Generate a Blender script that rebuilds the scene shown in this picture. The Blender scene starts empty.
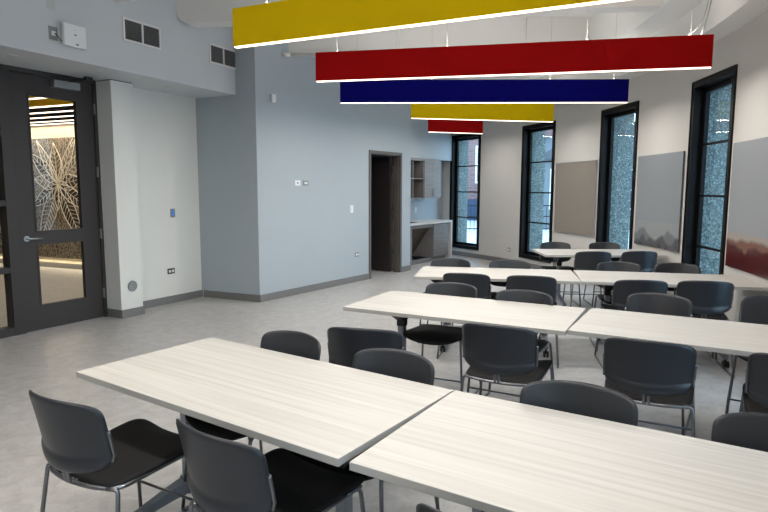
import bpy, bmesh, math, random
from mathutils import Matrix, Vector
S = bpy.context.scene
C = bpy.context.scene.collection
PI = math.pi
random.seed(7)

# ------------------------------------------------------------------ materials
def new_mat(name):
    m = bpy.data.materials.new(name); m.use_nodes = True
    nt = m.node_tree
    return m, nt, nt.nodes['Principled BSDF']

def lin(c):
    return tuple(((v/255)/12.92 if v <= 10 else (((v/255)+.055)/1.055)**2.4) for v in c)

def plain(name, rgb, rough=.6, metal=0, spec=.5, noise=0, scale=40, bump=0, emit=0, coords='Object'):
    """principled material with a light procedural mottling and optional grain bump"""
    m, nt, b = new_mat(name)
    c = lin(rgb)
    b.inputs['Base Color'].default_value = (*c, 1)
    b.inputs['Roughness'].default_value = rough
    b.inputs['Metallic'].default_value = metal
    b.inputs['Specular IOR Level'].default_value = spec
    tc = nt.nodes.new('ShaderNodeTexCoord')
    nz = nt.nodes.new('ShaderNodeTexNoise'); nz.inputs['Scale'].default_value = scale
    nz.inputs['Detail'].default_value = 4
    nt.links.new(tc.outputs[coords], nz.inputs['Vector'])
    if noise:
        mx = nt.nodes.new('ShaderNodeMix'); mx.data_type = 'RGBA'
        mx.inputs['A'].default_value = (*[v*(1-noise) for v in c], 1)
        mx.inputs['B'].default_value = (*[min(1, v*(1+noise)) for v in c], 1)
        nt.links.new(nz.outputs['Fac'], mx.inputs['Factor'])
        nt.links.new(mx.outputs['Result'], b.inputs['Base Color'])
    if bump:
        bp = nt.nodes.new('ShaderNodeBump'); bp.inputs['Strength'].default_value = bump
        bp.inputs['Distance'].default_value = .002
        nt.links.new(nz.outputs['Fac'], bp.inputs['Height'])
        nt.links.new(bp.outputs['Normal'], b.inputs['Normal'])
    if emit:
        b.inputs['Emission Color'].default_value = (*c, 1)
        b.inputs['Emission Strength'].default_value = emit
    return m

def wood(name, dark, light, axis='X', rough=.4, stretch=(1.2, 26, 26), fine=60):
    m, nt, b = new_mat(name)
    tc = nt.nodes.new('ShaderNodeTexCoord')
    mp = nt.nodes.new('ShaderNodeMapping')
    mp.inputs['Scale'].default_value = stretch
    nt.links.new(tc.outputs['Object'], mp.inputs['Vector'])
    n1 = nt.nodes.new('ShaderNodeTexNoise'); n1.inputs['Scale'].default_value = 1.0
    n1.inputs['Detail'].default_value = 6; n1.inputs['Roughness'].default_value = .62
    n1.inputs['Distortion'].default_value = .25
    nt.links.new(mp.outputs['Vector'], n1.inputs['Vector'])
    rp = nt.nodes.new('ShaderNodeValToRGB')
    e = rp.color_ramp.elements
    e[0].position = .3; e[0].color = (*lin(dark), 1)
    e[1].position = .66; e[1].color = (*lin(light), 1)
    nt.links.new(n1.outputs['Fac'], rp.inputs['Fac'])
    nt.links.new(rp.outputs['Color'], b.inputs['Base Color'])
    b.inputs['Roughness'].default_value = rough
    return m

M = {}
M['wall'] = plain('wall_paint', (197, 198, 198), .55, noise=.02, scale=3, bump=.15, spec=.3)
M['wall_white'] = plain('white_wall_paint', (224, 224, 219), .55, noise=.015, scale=3, spec=.3)
M['wall_bulk'] = plain('bulkhead_paint', (204, 207, 210), .55, noise=.02, scale=3, spec=.3)
M['wall_blue'] = plain('pale_blue_grey_paint', (172, 181, 187), .55, noise=.02, scale=3, bump=.15, spec=.3)
M['wall_warm'] = plain('wall_paint_curved', (208, 205, 200), .6, noise=.02, scale=3, spec=.3)
M['ceiling'] = plain('ceiling_paint', (232, 232, 230), .8, noise=.015, scale=2)
M['white'] = plain('white_paint', (226, 225, 222), .6, noise=.01, scale=3)
M['base'] = plain('vinyl_base', (118, 117, 116), .5, noise=.05, scale=20)
M['frame_brown'] = plain('dark_bronze_paint', (62, 58, 57), .5, noise=.04, scale=30, spec=.3)
M['frame_closet'] = plain('closet_frame_paint', (92, 86, 82), .5, noise=.04, scale=30)
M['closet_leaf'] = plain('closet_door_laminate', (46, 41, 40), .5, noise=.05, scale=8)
M['black'] = plain('black_aluminium', (12, 12, 13), .45, noise=.05, scale=30, spec=.2)
M['blackplastic'] = plain('black_plastic', (20, 20, 21), .5, noise=.05, scale=60)
M['back'] = plain('chair_back_plastic', (42, 45, 50), .36, noise=.05, scale=200, bump=.15, spec=.5)
M['seat'] = plain('chair_seat_pad', (22, 21, 21), .7, noise=.1, scale=400, bump=.3, spec=.3)
M['steel'] = plain('chair_steel_tube', (128, 130, 134), .28, metal=.95, noise=.03, scale=50)
M['column'] = plain('table_leg_metal', (135, 140, 148), .32, metal=.7, noise=.03, scale=50)
M['chrome'] = plain('satin_chrome', (175, 176, 178), .3, metal=1, noise=.02, scale=50)
M['plate'] = plain('steel_plate', (142, 143, 143), .45, metal=.5, noise=.05, scale=60)
M['plate_white'] = plain('white_plastic', (232, 233, 233), .4, noise=.01, scale=20)
M['dark_gap'] = plain('dark_slot', (25, 25, 27), .8, noise=.1, scale=20)
M['edge'] = plain('tabletop_edge_band', (182, 179, 173), .5, noise=.04, scale=30)
M['top'] = wood('tabletop_laminate', (182, 178, 171), (203, 199, 192), stretch=(.9, 42, 42), rough=.38)
M['cab'] = wood('cabinet_laminate', (108, 105, 103), (128, 125, 124), stretch=(2, 30, 40), rough=.5)
M['cab_in'] = wood('cabinet_interior', (66, 58, 48), (86, 76, 64), stretch=(2, 30, 30), rough=.6)
M['counter'] = plain('counter_solid_surface', (206, 206, 206), .35, noise=.02, scale=60)
M['yellow'] = plain('yellow_felt', (252, 208, 8), .9, noise=.06, scale=250, bump=.2, spec=.1)
M['red'] = plain('red_felt', (176, 13, 13), .9, noise=.06, scale=250, bump=.2, spec=.1)
M['blue'] = plain('blue_felt', (10, 8, 112), .9, noise=.06, scale=250, bump=.2, spec=.1)
M['darkfelt'] = plain('charcoal_felt', (30, 30, 40), .9, noise=.06, scale=250, spec=.1)
M['cable'] = plain('cable_grey', (190, 190, 186), .5, noise=.02, scale=10)
M['tan_board'] = plain('tackboard_fabric', (142, 135, 127), .9, noise=.06, scale=160, bump=.2, spec=.1)
M['alu'] = plain('brushed_aluminium', (190, 190, 190), .35, metal=.8, noise=.02, scale=30)
M['snow'] = plain('snowy_ground', (190, 194, 195), .9, noise=.05, scale=1.5)
M['lobby_wall'] = plain('lobby_cream_wall', (226, 214, 190), .6, noise=.02, scale=2)
M['lobby_floor_mat'] = None
M['blue_led'] = plain('blue_indicator', (70, 120, 190), .4, noise=.02, scale=30, emit=.35)
M['siding'] = plain('house_siding', (112, 120, 125), .8, noise=.08, scale=8)
M['winglass_dark'] = plain('house_window_glass', (40, 62, 92), .1, noise=.1, scale=2)
M['roof'] = plain('house_roof_shingle', (80, 86, 92), .9, noise=.15, scale=30)

def strip_mat():
    m = bpy.data.materials.new('led_diffuser'); m.use_nodes = True
    nt = m.node_tree; nt.nodes.clear()
    o = nt.nodes.new('ShaderNodeOutputMaterial'); e = nt.nodes.new('ShaderNodeEmission')
    bb = nt.nodes.new('ShaderNodeBlackbody'); bb.inputs['Temperature'].default_value = 5200
    nt.links.new(bb.outputs['Color'], e.inputs['Color']); e.inputs['Strength'].default_value = 3.0
    nt.links.new(e.outputs['Emission'], o.inputs['Surface'])
    return m
M['led'] = strip_mat()

def glass_mat(name, tint=(1, 1, 1), refl=1.0, rough=0.0):
    m = bpy.data.materials.new(name); m.use_nodes = True
    nt = m.node_tree; nt.nodes.clear()
    o = nt.nodes.new('ShaderNodeOutputMaterial')
    t = nt.nodes.new('ShaderNodeBsdfTransparent'); t.inputs['Color'].default_value = (*tint, 1)
    g = nt.nodes.new('ShaderNodeBsdfGlossy'); g.inputs['Roughness'].default_value = rough
    f = nt.nodes.new('ShaderNodeFresnel'); f.inputs['IOR'].default_value = 1.5
    k = nt.nodes.new('ShaderNodeMath'); k.operation = 'MULTIPLY'; k.inputs[1].default_value = refl
    mx = nt.nodes.new('ShaderNodeMixShader')
    ge = nt.nodes.new('ShaderNodeNewGeometry'); iv = nt.nodes.new('ShaderNodeMath'); iv.operation = 'SUBTRACT'; iv.inputs[0].default_value = 1
    nt.links.new(ge.outputs['Backfacing'], iv.inputs[1]); k2 = nt.nodes.new('ShaderNodeMath'); k2.operation = 'MULTIPLY'
    nt.links.new(f.outputs['Fac'], k.inputs[0]); nt.links.new(k.outputs['Value'], k2.inputs[0]); nt.links.new(iv.outputs['Value'], k2.inputs[1])
    nt.links.new(k2.outputs['Value'], mx.inputs['Fac'])
    nt.links.new(t.outputs['BSDF'], mx.inputs[1]); nt.links.new(g.outputs['BSDF'], mx.inputs[2])
    nt.links.new(mx.outputs['Shader'], o.inputs['Surface'])
    return m
M['glass'] = glass_mat('window_glass', (.86, .93, .95), 1.0)
M['glass_door'] = glass_mat('door_glass', (.97, .97, .95), .8)

def floor_mat(name, base, blotch, warm):
    m, nt, b = new_mat(name)
    tc = nt.nodes.new('ShaderNodeTexCoord')
    n1 = nt.nodes.new('ShaderNodeTexNoise'); n1.inputs['Scale'].default_value = 9; n1.inputs['Detail'].default_value = 8
    n1.inputs['Roughness'].default_value = .7; n1.inputs['Distortion'].default_value = .6
    n2 = nt.nodes.new('ShaderNodeTexNoise'); n2.inputs['Scale'].default_value = 55; n2.inputs['Detail'].default_value = 5
    n3 = nt.nodes.new('ShaderNodeTexNoise'); n3.inputs['Scale'].default_value = 1.3; n3.inputs['Detail'].default_value = 3
    br = nt.nodes.new('ShaderNodeTexBrick')
    br.inputs['Scale'].default_value = 1.0; br.inputs['Mortar Size'].default_value = .0035
    br.inputs['Brick Width'].default_value = .61; br.inputs['Row Height'].default_value = .61
    br.offset = 0.0
    br.inputs['Color1'].default_value = (.96, .96, .96, 1); br.inputs['Color2'].default_value = (1, 1, 1, 1)
    br.inputs['Mortar'].default_value = (.93, .93, .93, 1)
    mp = nt.nodes.new('ShaderNodeMapping'); mp.inputs['Rotation'].default_value = (0, 0, math.radians(61))
    nt.links.new(tc.outputs['Object'], mp.inputs['Vector']); nt.links.new(mp.outputs['Vector'], br.inputs['Vector'])
    for n in (n1, n2, n3): nt.links.new(tc.outputs['Object'], n.inputs['Vector'])
    r1 = nt.nodes.new('ShaderNodeValToRGB'); e = r1.color_ramp.elements
    e[0].position = .36; e[0].color = (*lin(blotch), 1); e[1].position = .62; e[1].color = (*lin(base), 1)
    nt.links.new(n1.outputs['Fac'], r1.inputs['Fac'])
    m2 = nt.nodes.new('ShaderNodeMix'); m2.data_type = 'RGBA'; m2.blend_type = 'MIX'
    nt.links.new(r1.outputs['Color'], m2.inputs['A']); m2.inputs['B'].default_value = (*lin(warm), 1)
    k = nt.nodes.new('ShaderNodeMath'); k.operation = 'MULTIPLY'; k.inputs[1].default_value = .55
    nt.links.new(n2.outputs['Fac'], k.inputs[0]); nt.links.new(k.outputs['Value'], m2.inputs['Factor'])
    m3 = nt.nodes.new('ShaderNodeMix'); m3.data_type = 'RGBA'; m3.blend_type = 'MULTIPLY'; m3.inputs['Factor'].default_value = 1
    nt.links.new(m2.outputs['Result'], m3.inputs['A']); nt.links.new(br.outputs['Color'], m3.inputs['B'])
    nt.links.new(m3.outputs['Result'], b.inputs['Base Color'])
    rr = nt.nodes.new('ShaderNodeMapRange'); rr.inputs['To Min'].default_value = .3; rr.inputs['To Max'].default_value = .5
    nt.links.new(n1.outputs['Fac'], rr.inputs['Value']); nt.links.new(rr.outputs['Result'], b.inputs['Roughness'])
    b.inputs['Specular IOR Level'].default_value = .5
    return m
M['floor'] = floor_mat('mottled_sheet_floor', (188, 186, 184), (156, 154, 152), (190, 187, 183))

def speckle_mat():
    m, nt, b = new_mat('exposed_aggregate')
    tc = nt.nodes.new('ShaderNodeTexCoord')
    v = nt.nodes.new('ShaderNodeTexVoronoi'); v.inputs['Scale'].default_value = 62
    nt.links.new(tc.outputs['Object'], v.inputs['Vector'])
    n = nt.nodes.new('ShaderNodeTexNoise'); n.inputs['Scale'].default_value = 45; n.inputs['Detail'].default_value = 6
    nt.links.new(tc.outputs['Object'], n.inputs['Vector'])
    r = nt.nodes.new('ShaderNodeValToRGB'); e = r.color_ramp.elements
    e[0].position = 0; e[0].color = (*lin((74, 84, 84)), 1)
    e[1].position = 1; e[1].color = (*lin((150, 162, 162)), 1)
    a = r.color_ramp.elements.new(.45); a.color = (*lin((96, 108, 106)), 1)
    a = r.color_ramp.elements.new(.8); a.color = (*lin((124, 136, 132)), 1)
    sp = nt.nodes.new('ShaderNodeSeparateColor'); nt.links.new(v.outputs['Color'], sp.inputs['Color'])
    k = nt.nodes.new('ShaderNodeMath'); k.operation = 'MULTIPLY'
    nt.links.new(sp.outputs['Red'], k.inputs[0]); k2 = nt.nodes.new('ShaderNodeMath'); k2.operation = 'MULTIPLY'; k2.inputs[1].default_value = 1.9
    nt.links.new(n.outputs['Fac'], k2.inputs[0]); nt.links.new(k2.outputs['Value'], k.inputs[1])
    nt.links.new(k.outputs['Value'], r.inputs['Fac']); nt.links.new(r.outputs['Color'], b.inputs['Base Color'])
    b.inputs['Roughness'].default_value = .8
    bp = nt.nodes.new('ShaderNodeBump'); bp.inputs['Strength'].default_value = .5; bp.inputs['Distance'].default_value = .01
    nt.links.new(v.outputs['Distance'], bp.inputs['Height']); nt.links.new(bp.outputs['Normal'], b.inputs['Normal'])
    return m
M['aggregate'] = speckle_mat()

def brick_mat():
    m, nt, b = new_mat('red_brick')
    tc = nt.nodes.new('ShaderNodeTexCoord'); br = nt.nodes.new('ShaderNodeTexBrick')
    mp = nt.nodes.new('ShaderNodeMapping'); mp.inputs['Rotation'].default_value = (PI/2, 0, 0)
    nt.links.new(tc.outputs['Object'], mp.inputs['Vector']); nt.links.new(mp.outputs['Vector'], br.inputs['Vector'])
    br.inputs['Scale'].default_value = 1
    br.inputs['Brick Width'].default_value = .4; br.inputs['Row Height'].default_value = .14; br.inputs['Mortar Size'].default_value = .02
    br.inputs['Color1'].default_value = (*lin((122, 84, 84)), 1); br.inputs['Color2'].default_value = (*lin((140, 104, 102)), 1)
    br.inputs['Mortar'].default_value = (*lin((130, 122, 122)), 1)
    nt.links.new(br.outputs['Color'], b.inputs['Base Color']); b.inputs['Roughness'].default_value = .9
    return m
M['brick'] = brick_mat()

def landscape_mat(name, top, haze, far, near, floor_c, rough=.25):
    """printed glass board: flat field above, two ridges of hills in mist below (UV space)"""
    m, nt, b = new_mat(name)
    uv = nt.nodes.new('ShaderNodeUVMap'); uv.uv_map = 'UVMap'
    sx = nt.nodes.new('ShaderNodeSeparateXYZ'); nt.links.new(uv.outputs['UV'], sx.inputs['Vector'])
    def ridge(scale, seed, base, amp):
        n = nt.nodes.new('ShaderNodeTexNoise'); n.noise_dimensions = '1D'; n.inputs['Scale'].default_value = scale
        n.inputs['Detail'].default_value = 3; n.inputs['Roughness'].default_value = .5
        a = nt.nodes.new('ShaderNodeMath'); a.operation = 'ADD'; a.inputs[1].default_value = seed
        nt.links.new(sx.outputs['X'], a.inputs[0]); nt.links.new(a.outputs['Value'], n.inputs['W'])
        k = nt.nodes.new('ShaderNodeMath'); k.operation = 'MULTIPLY_ADD'; k.inputs[1].default_value = amp; k.inputs[2].default_value = base - amp*.5
        nt.links.new(n.outputs['Fac'], k.inputs[0])
        c = nt.nodes.new('ShaderNodeMath'); c.operation = 'SUBTRACT'
        nt.links.new(k.outputs['Value'], c.inputs[0]); nt.links.new(sx.outputs['Y'], c.inputs[1])
        s = nt.nodes.new('ShaderNodeMath'); s.operation = 'MULTIPLY'; s.inputs[1].default_value = 32; s.use_clamp = True
        nt.links.new(c.outputs['Value'], s.inputs[0])
        return s
    r0 = nt.nodes.new('ShaderNodeValToRGB'); r0.color_ramp.interpolation = 'LINEAR'
    e = r0.color_ramp.elements
    e[0].position = 0; e[0].color = (*lin(floor_c), 1)
    e[1].position = 1; e[1].color = (*lin(top), 1)
    a = e.new(.12); a.color = (*lin(haze), 1)
    a = e.new(.275); a.color = (*lin(haze), 1)
    a = e.new(.285); a.color = (*lin(top), 1)
    nt.links.new(sx.outputs['Y'], r0.inputs['Fac'])
    prev = r0.outputs['Color']
    for (sc, sd, ba, am, col) in far + near:
        s = ridge(sc, sd, ba, am)
        mx = nt.nodes.new('ShaderNodeMix'); mx.data_type = 'RGBA'
        nt.links.new(s.outputs['Value'], mx.inputs['Factor']); nt.links.new(prev, mx.inputs['A'])
        mx.inputs['B'].default_value = (*lin(col), 1); prev = mx.outputs['Result']
    nt.links.new(prev, b.inputs['Base Color'])
    b.inputs['Roughness'].default_value = rough
    return m
M['board_grey'] = landscape_mat('grey_mist_print', (141, 146, 150), (146, 150, 152),
    [(3.1, 4.2, .15, .22, (116, 119, 124))], [(5.3, 9.1, .10, .24, (88, 90, 95)), (7.5, 2.7, .02, .2, (58, 60, 64))], (170, 165, 158))
M['board_red'] = landscape_mat('red_hills_print', (150, 153, 157), (160, 152, 146),
    [(2.6, 1.2, .245, .10, (118, 84, 72))], [(3.4, 6.3, .195, .22, (74, 14, 10)), (4.4, 3.2, .07, .22, (62, 9, 7))], (120, 20, 14))

def mural_mat():
    m, nt, b = new_mat('sepia_leaf_mural')
    tc = nt.nodes.new('ShaderNodeTexCoord')
    w = nt.nodes.new('ShaderNodeTexWave'); w.inputs['Scale'].default_value = 5; w.inputs['Distortion'].default_value = 14
    w.inputs['Detail'].default_value = 4; w.inputs['Detail Scale'].default_value = 2.2
    nt.links.new(tc.outputs['Object'], w.inputs['Vector'])
    r = nt.nodes.new('ShaderNodeValToRGB'); e = r.color_ramp.elements
    e[0].position = .15; e[0].color = (*lin((84, 74, 63)), 1); e[1].position = .75; e[1].color = (*lin((172, 160, 140)), 1)
    nt.links.new(w.outputs['Fac'], r.inputs['Fac']); nt.links.new(r.outputs['Color'], b.inputs['Base Color'])
    b.inputs['Roughness'].default_value = .6
    return m
M['mural'] = mural_mat()
M['mural_dark'] = plain('mural_dark_petal', (66, 56, 47), .6, noise=.25, scale=9)
M['mural_line'] = plain('mural_cream_line', (228, 220, 202), .6, noise=.02, scale=9)

# ------------------------------------------------------------------ mesh helpers
def B(): return bmesh.new()

def box(bm, x0, x1, y0, y1, z0, z1, bev=0, mi=0, mx=None):
    vs = [bm.verts.new(p) for p in ((x0,y0,z0),(x1,y0,z0),(x1,y1,z0),(x0,y1,z0),(x0,y0,z1),(x1,y0,z1),(x1,y1,z1),(x0,y1,z1))]
    if mx is not None:
        for v in vs: v.co = mx @ v.co
    fs = [bm.faces.new([vs[i] for i in q]) for q in ((0,3,2,1),(4,5,6,7),(0,1,5,4),(1,2,6,5),(2,3,7,6),(3,0,4,7))]
    for f in fs: f.material_index = mi
    if bev:
        es = list({e for f in fs for e in f.edges})
        r = bmesh.ops.bevel(bm, geom=es, offset=bev, segments=2, affect='EDGES', profile=.6)
        for f in r['faces']: f.material_index = mi
    return fs

def tube(bm, pts, r, n=8, closed=False, smooth=True):
    P = [Vector(p) for p in pts]
    N = len(P); rings = []
    up = None
    for i in range(N):
        if closed: t = (P[(i+1) % N]-P[i-1]).normalized()
        elif i == 0: t = (P[1]-P[0]).normalized()
        elif i == N-1: t = (P[-1]-P[-2]).normalized()
        else: t = ((P[i+1]-P[i]).normalized()+(P[i]-P[i-1]).normalized()).normalized()
        if up is None:
            up = Vector((0,0,1)) if abs(t.z) < .9 else Vector((1,0,0))
        a = (up - t*up.dot(t)).normalized(); b = t.cross(a); up = a
        rings.append([bm.verts.new(P[i]+(a*math.cos(2*PI*k/n)+b*math.sin(2*PI*k/n))*r) for k in range(n)])
    M_ = N if closed else N-1
    for i in range(M_):
        A, Bq = rings[i], rings[(i+1) % N]
        for k in range(n):
            f = bm.faces.new((A[k], A[(k+1) % n], Bq[(k+1) % n], Bq[k])); f.smooth = smooth
    if not closed:
        bm.faces.new(rings[0][::-1]); bm.faces.new(rings[-1])

def bend(pts, rad=.03, seg=5):
    """round the inner corners of a polyline"""
    P = [Vector(p) for p in pts]; out = [P[0]]
    for i in range(1, len(P)-1):
        a = (P[i-1]-P[i]); b = (P[i+1]-P[i]); r = min(rad, a.length*.45, b.length*.45)
        p0 = P[i]+a.normalized()*r; p1 = P[i]+b.normalized()*r
        for k in range(seg+1):
            t = k/seg; out.append(p0*(1-t)**2+P[i]*2*t*(1-t)+p1*t*t)
    out.append(P[-1]); return out

def cyl(bm, p0, p1, r, n=16, r2=None):
    p0 = Vector(p0); p1 = Vector(p1); t = (p1-p0).normalized(); r2 = r if r2 is None else r2
    a = t.orthogonal().normalized(); b = t.cross(a)
    A = [bm.verts.new(p0+(a*math.cos(2*PI*k/n)+b*math.sin(2*PI*k/n))*r) for k in range(n)]
    D = [bm.verts.new(p1+(a*math.cos(2*PI*k/n)+b*math.sin(2*PI*k/n))*r2) for k in range(n)]
    for k in range(n):
        f = bm.faces.new((A[k], A[(k+1) % n], D[(k+1) % n], D[k])); f.smooth = True
    bm.faces.new(A[::-1]); bm.faces.new(D)

def prism(bm, poly, z0, z1, mi=0):
    """poly: list of xy, any winding"""
    area = sum(poly[i][0]*poly[(i+1) % len(poly)][1]-poly[(i+1) % len(poly)][0]*poly[i][1] for i in range(len(poly)))
    if area < 0: poly = poly[::-1]
    a = [bm.verts.new((x, y, z0)) for x, y in poly]; b = [bm.verts.new((x, y, z1)) for x, y in poly]
    n = len(poly); bm.faces.new(a[::-1]).material_index = mi; bm.faces.new(b).material_index = mi
    for i in range(n): bm.faces.new((a[i], a[(i+1) % n], b[(i+1) % n], b[i])).material_index = mi

def link(name, bm, mats, parent=None, loc=None, rz=0, fixn=True):
    if fixn: bmesh.ops.recalc_face_normals(bm, faces=bm.faces)
    me = bpy.data.meshes.new(name); bm.to_mesh(me); bm.free()
    for m in (mats if isinstance(mats, (list, tuple)) else [mats]): me.materials.append(M[m] if isinstance(m, str) else m)
    o = bpy.data.objects.new(name, me); C.objects.link(o)
    if parent: o.parent = parent
    if loc is not None: o.location = loc; o.rotation_euler = (0, 0, rz)
    return o

def thing(name, label, cat, loc=(0,0,0), rz=0, group=None):
    o = bpy.data.objects.new(name, None); C.objects.link(o)
    o.empty_display_size = .1
    o.location = loc; o.rotation_euler = (0, 0, rz)
    o['label'] = label; o['category'] = cat
    if group: o['group'] = group
    return o

def tag(o, label, cat, group=None):
    o['label'] = label; o['category'] = cat
    if group: o['group'] = group
    return o

def struct(name, bm, mats, parent=None, loc=None, rz=0):
    o = link(name, bm, mats, parent, loc, rz)
    if not parent: o['kind'] = 'structure'
    return o

def sthing(name, loc, rz):
    o = bpy.data.objects.new(name, None); C.objects.link(o); o.location = loc; o.rotation_euler = (0,0,rz); o['kind'] = 'structure'; return o

def copy_tree(o, parent=None):
    c = o.copy(); C.objects.link(c); c.parent = parent
    for ch in list(o.children): copy_tree(ch, c)
    return c

# frames: origin + wall direction; local x runs along the wall, local y points AWAY from the room
class Fr:
    def __init__(s, o, d):
        L = math.hypot(*d); s.o = Vector((o[0], o[1])); s.d = Vector((d[0]/L, d[1]/L)); s.n = Vector((-s.d.y, s.d.x))
        s.rz = math.atan2(s.d.y, s.d.x)
        s.mx = Matrix.Translation((o[0], o[1], 0)) @ Matrix.Rotation(s.rz, 4, 'Z')
    def p(s, x, y=0): v = s.o+s.d*x+s.n*y; return (v.x, v.y)
    def P(s, x, y=0, z=0): v = s.o+s.d*x+s.n*y; return (v.x, v.y, z)

FD = Fr((-3.4, 7.05), (.487, .873))          # wall with the entry door
FG = Fr((-2.61, 8.40), (.90, -.41))          # short grey return wall
FB = Fr((-1.71, 7.99), (.563, .827))         # long wall with the closet door
FK = Fr((.51, 11.75), (.563, .827))          # kitchenette front line
FS = Fr((-3.38, 5.35), (.444, .896))         # face of the bulkhead above the entry
CC = Vector((-7.58, 7.60)); R = 11.2         # centre and radius of the curved window wall
def arc(r, deg): a = math.radians(deg); return (CC.x+r*math.cos(a), CC.y+r*math.sin(a))
def arcframe(deg, r=R):
    a = math.radians(deg); return Fr(arc(r, deg), (math.sin(a), -math.cos(a)))
def arcpoly(r0, r1, a0, a1, step=1.0):
    n = max(2, int(abs(a1-a0)/step)+1)
    A = [arc(r0, a0+(a1-a0)*i/n) for i in range(n+1)]; Bq = [arc(r1, a0+(a1-a0)*i/n) for i in range(n+1)]
    return A+Bq[::-1]
def arcbox(bm, r0, r1, a0, a1, z0, z1, step=1.0):
    """curved block built as a strip of quads so its caps stay planar and convex"""
    n = max(1, int(abs(a1-a0)/step)+1)
    prev = None
    for i in range(n+1):
        a = a0+(a1-a0)*i/n
        p, q = arc(r0, a), arc(r1, a)
        cur = [bm.verts.new((*p, z0)), bm.verts.new((*q, z0)), bm.verts.new((*q, z1)), bm.verts.new((*p, z1))]
        if prev:
            for k in range(4):
                f = bm.faces.new((prev[k], prev[(k+1) % 4], cur[(k+1) % 4], cur[k]))
                f.smooth = False
        else: bm.faces.new(cur[::-1])
        prev = cur
    bm.faces.new(prev)

ZC = 4.0
# ------------------------------------------------------------------ setting
ENDA = -66
s_left = FD.p(-8.0)
outline = [arc(R+.5, a) for a in range(ENDA, 38, 2)] + [arc(R+.5, 38)]
# room floor + ceiling
bm = B()
poly = outline + [(0.2, 15.2), (-2.2, 13.6), (-3.6, 8.9), FD.p(-8.0, .15)]
prism(bm, poly, -.1, 0); struct('floor', bm, 'floor')
bm = B(); prism(bm, poly, ZC, ZC+.15); struct('ceiling', bm, 'ceiling')

# curved wall with windows
wins = [(29.85, 35.2, 1), (17.15, 22.6, 1), (4.4, 9.85, 0), (-8.15, -2.85, 1), (-20.9, -15.5, 1), (-33.4, -28.0, 1), (-45.9, -40.5, 1), (-58.4, -53.0, 1)]
ZS, ZH = .18, 2.80
bm = B(); bx_ = B()
edges = [37.6]
cur = 37.6
for a0, a1, mun in wins:
    arcbox(bm, R, R+.16, a1, cur, 0, ZC); arcbox(bx_, R+.161, R+.56, a1, cur, -.15, ZC)
    arcbox(bm, R, R+.16, a0, a1, 0, ZS); arcbox(bm, R, R+.16, a0, a1, ZH, ZC)
    arcbox(bx_, R+.161, R+.56, a0, a1, -.15, ZS); arcbox(bx_, R+.161, R+.56, a0, a1, ZH, ZC)
    cur = a0
arcbox(bm, R, R+.16, ENDA, cur, 0, ZC); arcbox(bx_, R+.161, R+.56, ENDA, cur, -.15, ZC)
struct('wall_right', bm, 'wall_warm'); struct('wall_exterior', bx_, 'aggregate')
# skirting on the curve
bm = B(); arcbox(bm, R-.012, R-.0005, ENDA, 36.3, 0, .10); struct('baseboard_right', bm, 'base')
# bulkheads that follow the curve
bm = B(); arcbox(bm, R-.27, R-.001, ENDA, 36.2, 3.15, ZC-.001); arcbox(bm, R-.62, R-.271, ENDA, 36.2, 3.48, ZC-.001); struct('trim_1', bm, 'ceiling')

# windows
for i, (a0, a1, mun) in enumerate(wins):
    w = math.radians(a1-a0)*R; mid = (a0+a1)/2
    f = arcframe(mid, R*math.cos(math.radians((a1-a0)/2)))
    t = sthing('window_%d' % (i+1), f.P(0, 0, ZS), f.rz)
    h = ZH-ZS; hw = w/2-.001
    bm = B(); fw = .075; y0, y1 = -.012, .15
    box(bm, -hw, -hw+fw, y0, y1, .001, h-.001); box(bm, hw-fw, hw, y0, y1, .001, h-.001)
    box(bm, -hw+fw, hw-fw, y0, y1, .001, fw); box(bm, -hw+fw, hw-fw, y0, y1, h-fw, h-.001)
    # raised outer lip
    box(bm, -hw, -hw+.02, y0-.008, y0, .001, h-.001); box(bm, hw-.02, hw, y0-.008, y0, .001, h-.001)
    box(bm, -hw, hw, y0-.008, y0, h-.02, h-.001); box(bm, -hw, hw, y0-.008, y0, .001, .02)
    struct('window_frame', bm, 'black', t)
    bm = B(); iw = hw-fw; s = .055; a, b = .095, .14
    box(bm, -iw, -iw+s, a, b, fw, h-fw); box(bm, iw-s, iw, a, b, fw, h-fw)
    box(bm, -iw+s, iw-s, a, b, fw, fw+s); box(bm, -iw+s, iw-s, a, b, h-fw-s, h-fw)
    struct('sash', bm, 'black', t)
    zb, zt = fw+s, h-fw-s
    if mun:
        for k in (1, 2, 3):
            z = zb+(zt-zb)*k/4
            bm = B(); box(bm, -iw+s, iw-s, .105, .135, z-.013, z+.013); struct('muntin', bm, 'black', t)
    bm = B(); box(bm, -iw+s-.005, iw-s+.005, .119, .125, zb-.005, zt+.005); struct('glass_pane', bm, 'glass', t)

# end wall behind the camera, left wall (glazed lobby screen)
EA = Vector(arc(R, ENDA)); EB = Vector(FD.p(-8.0)); FE = Fr(tuple(EA), tuple(EB-EA)); LE = (EB-EA).length
bm = B(); box(bm, -.3, LE+.15, -.15, 0, 0, ZC, mx=FE.mx); struct('wall_back', bm, 'wall')

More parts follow.
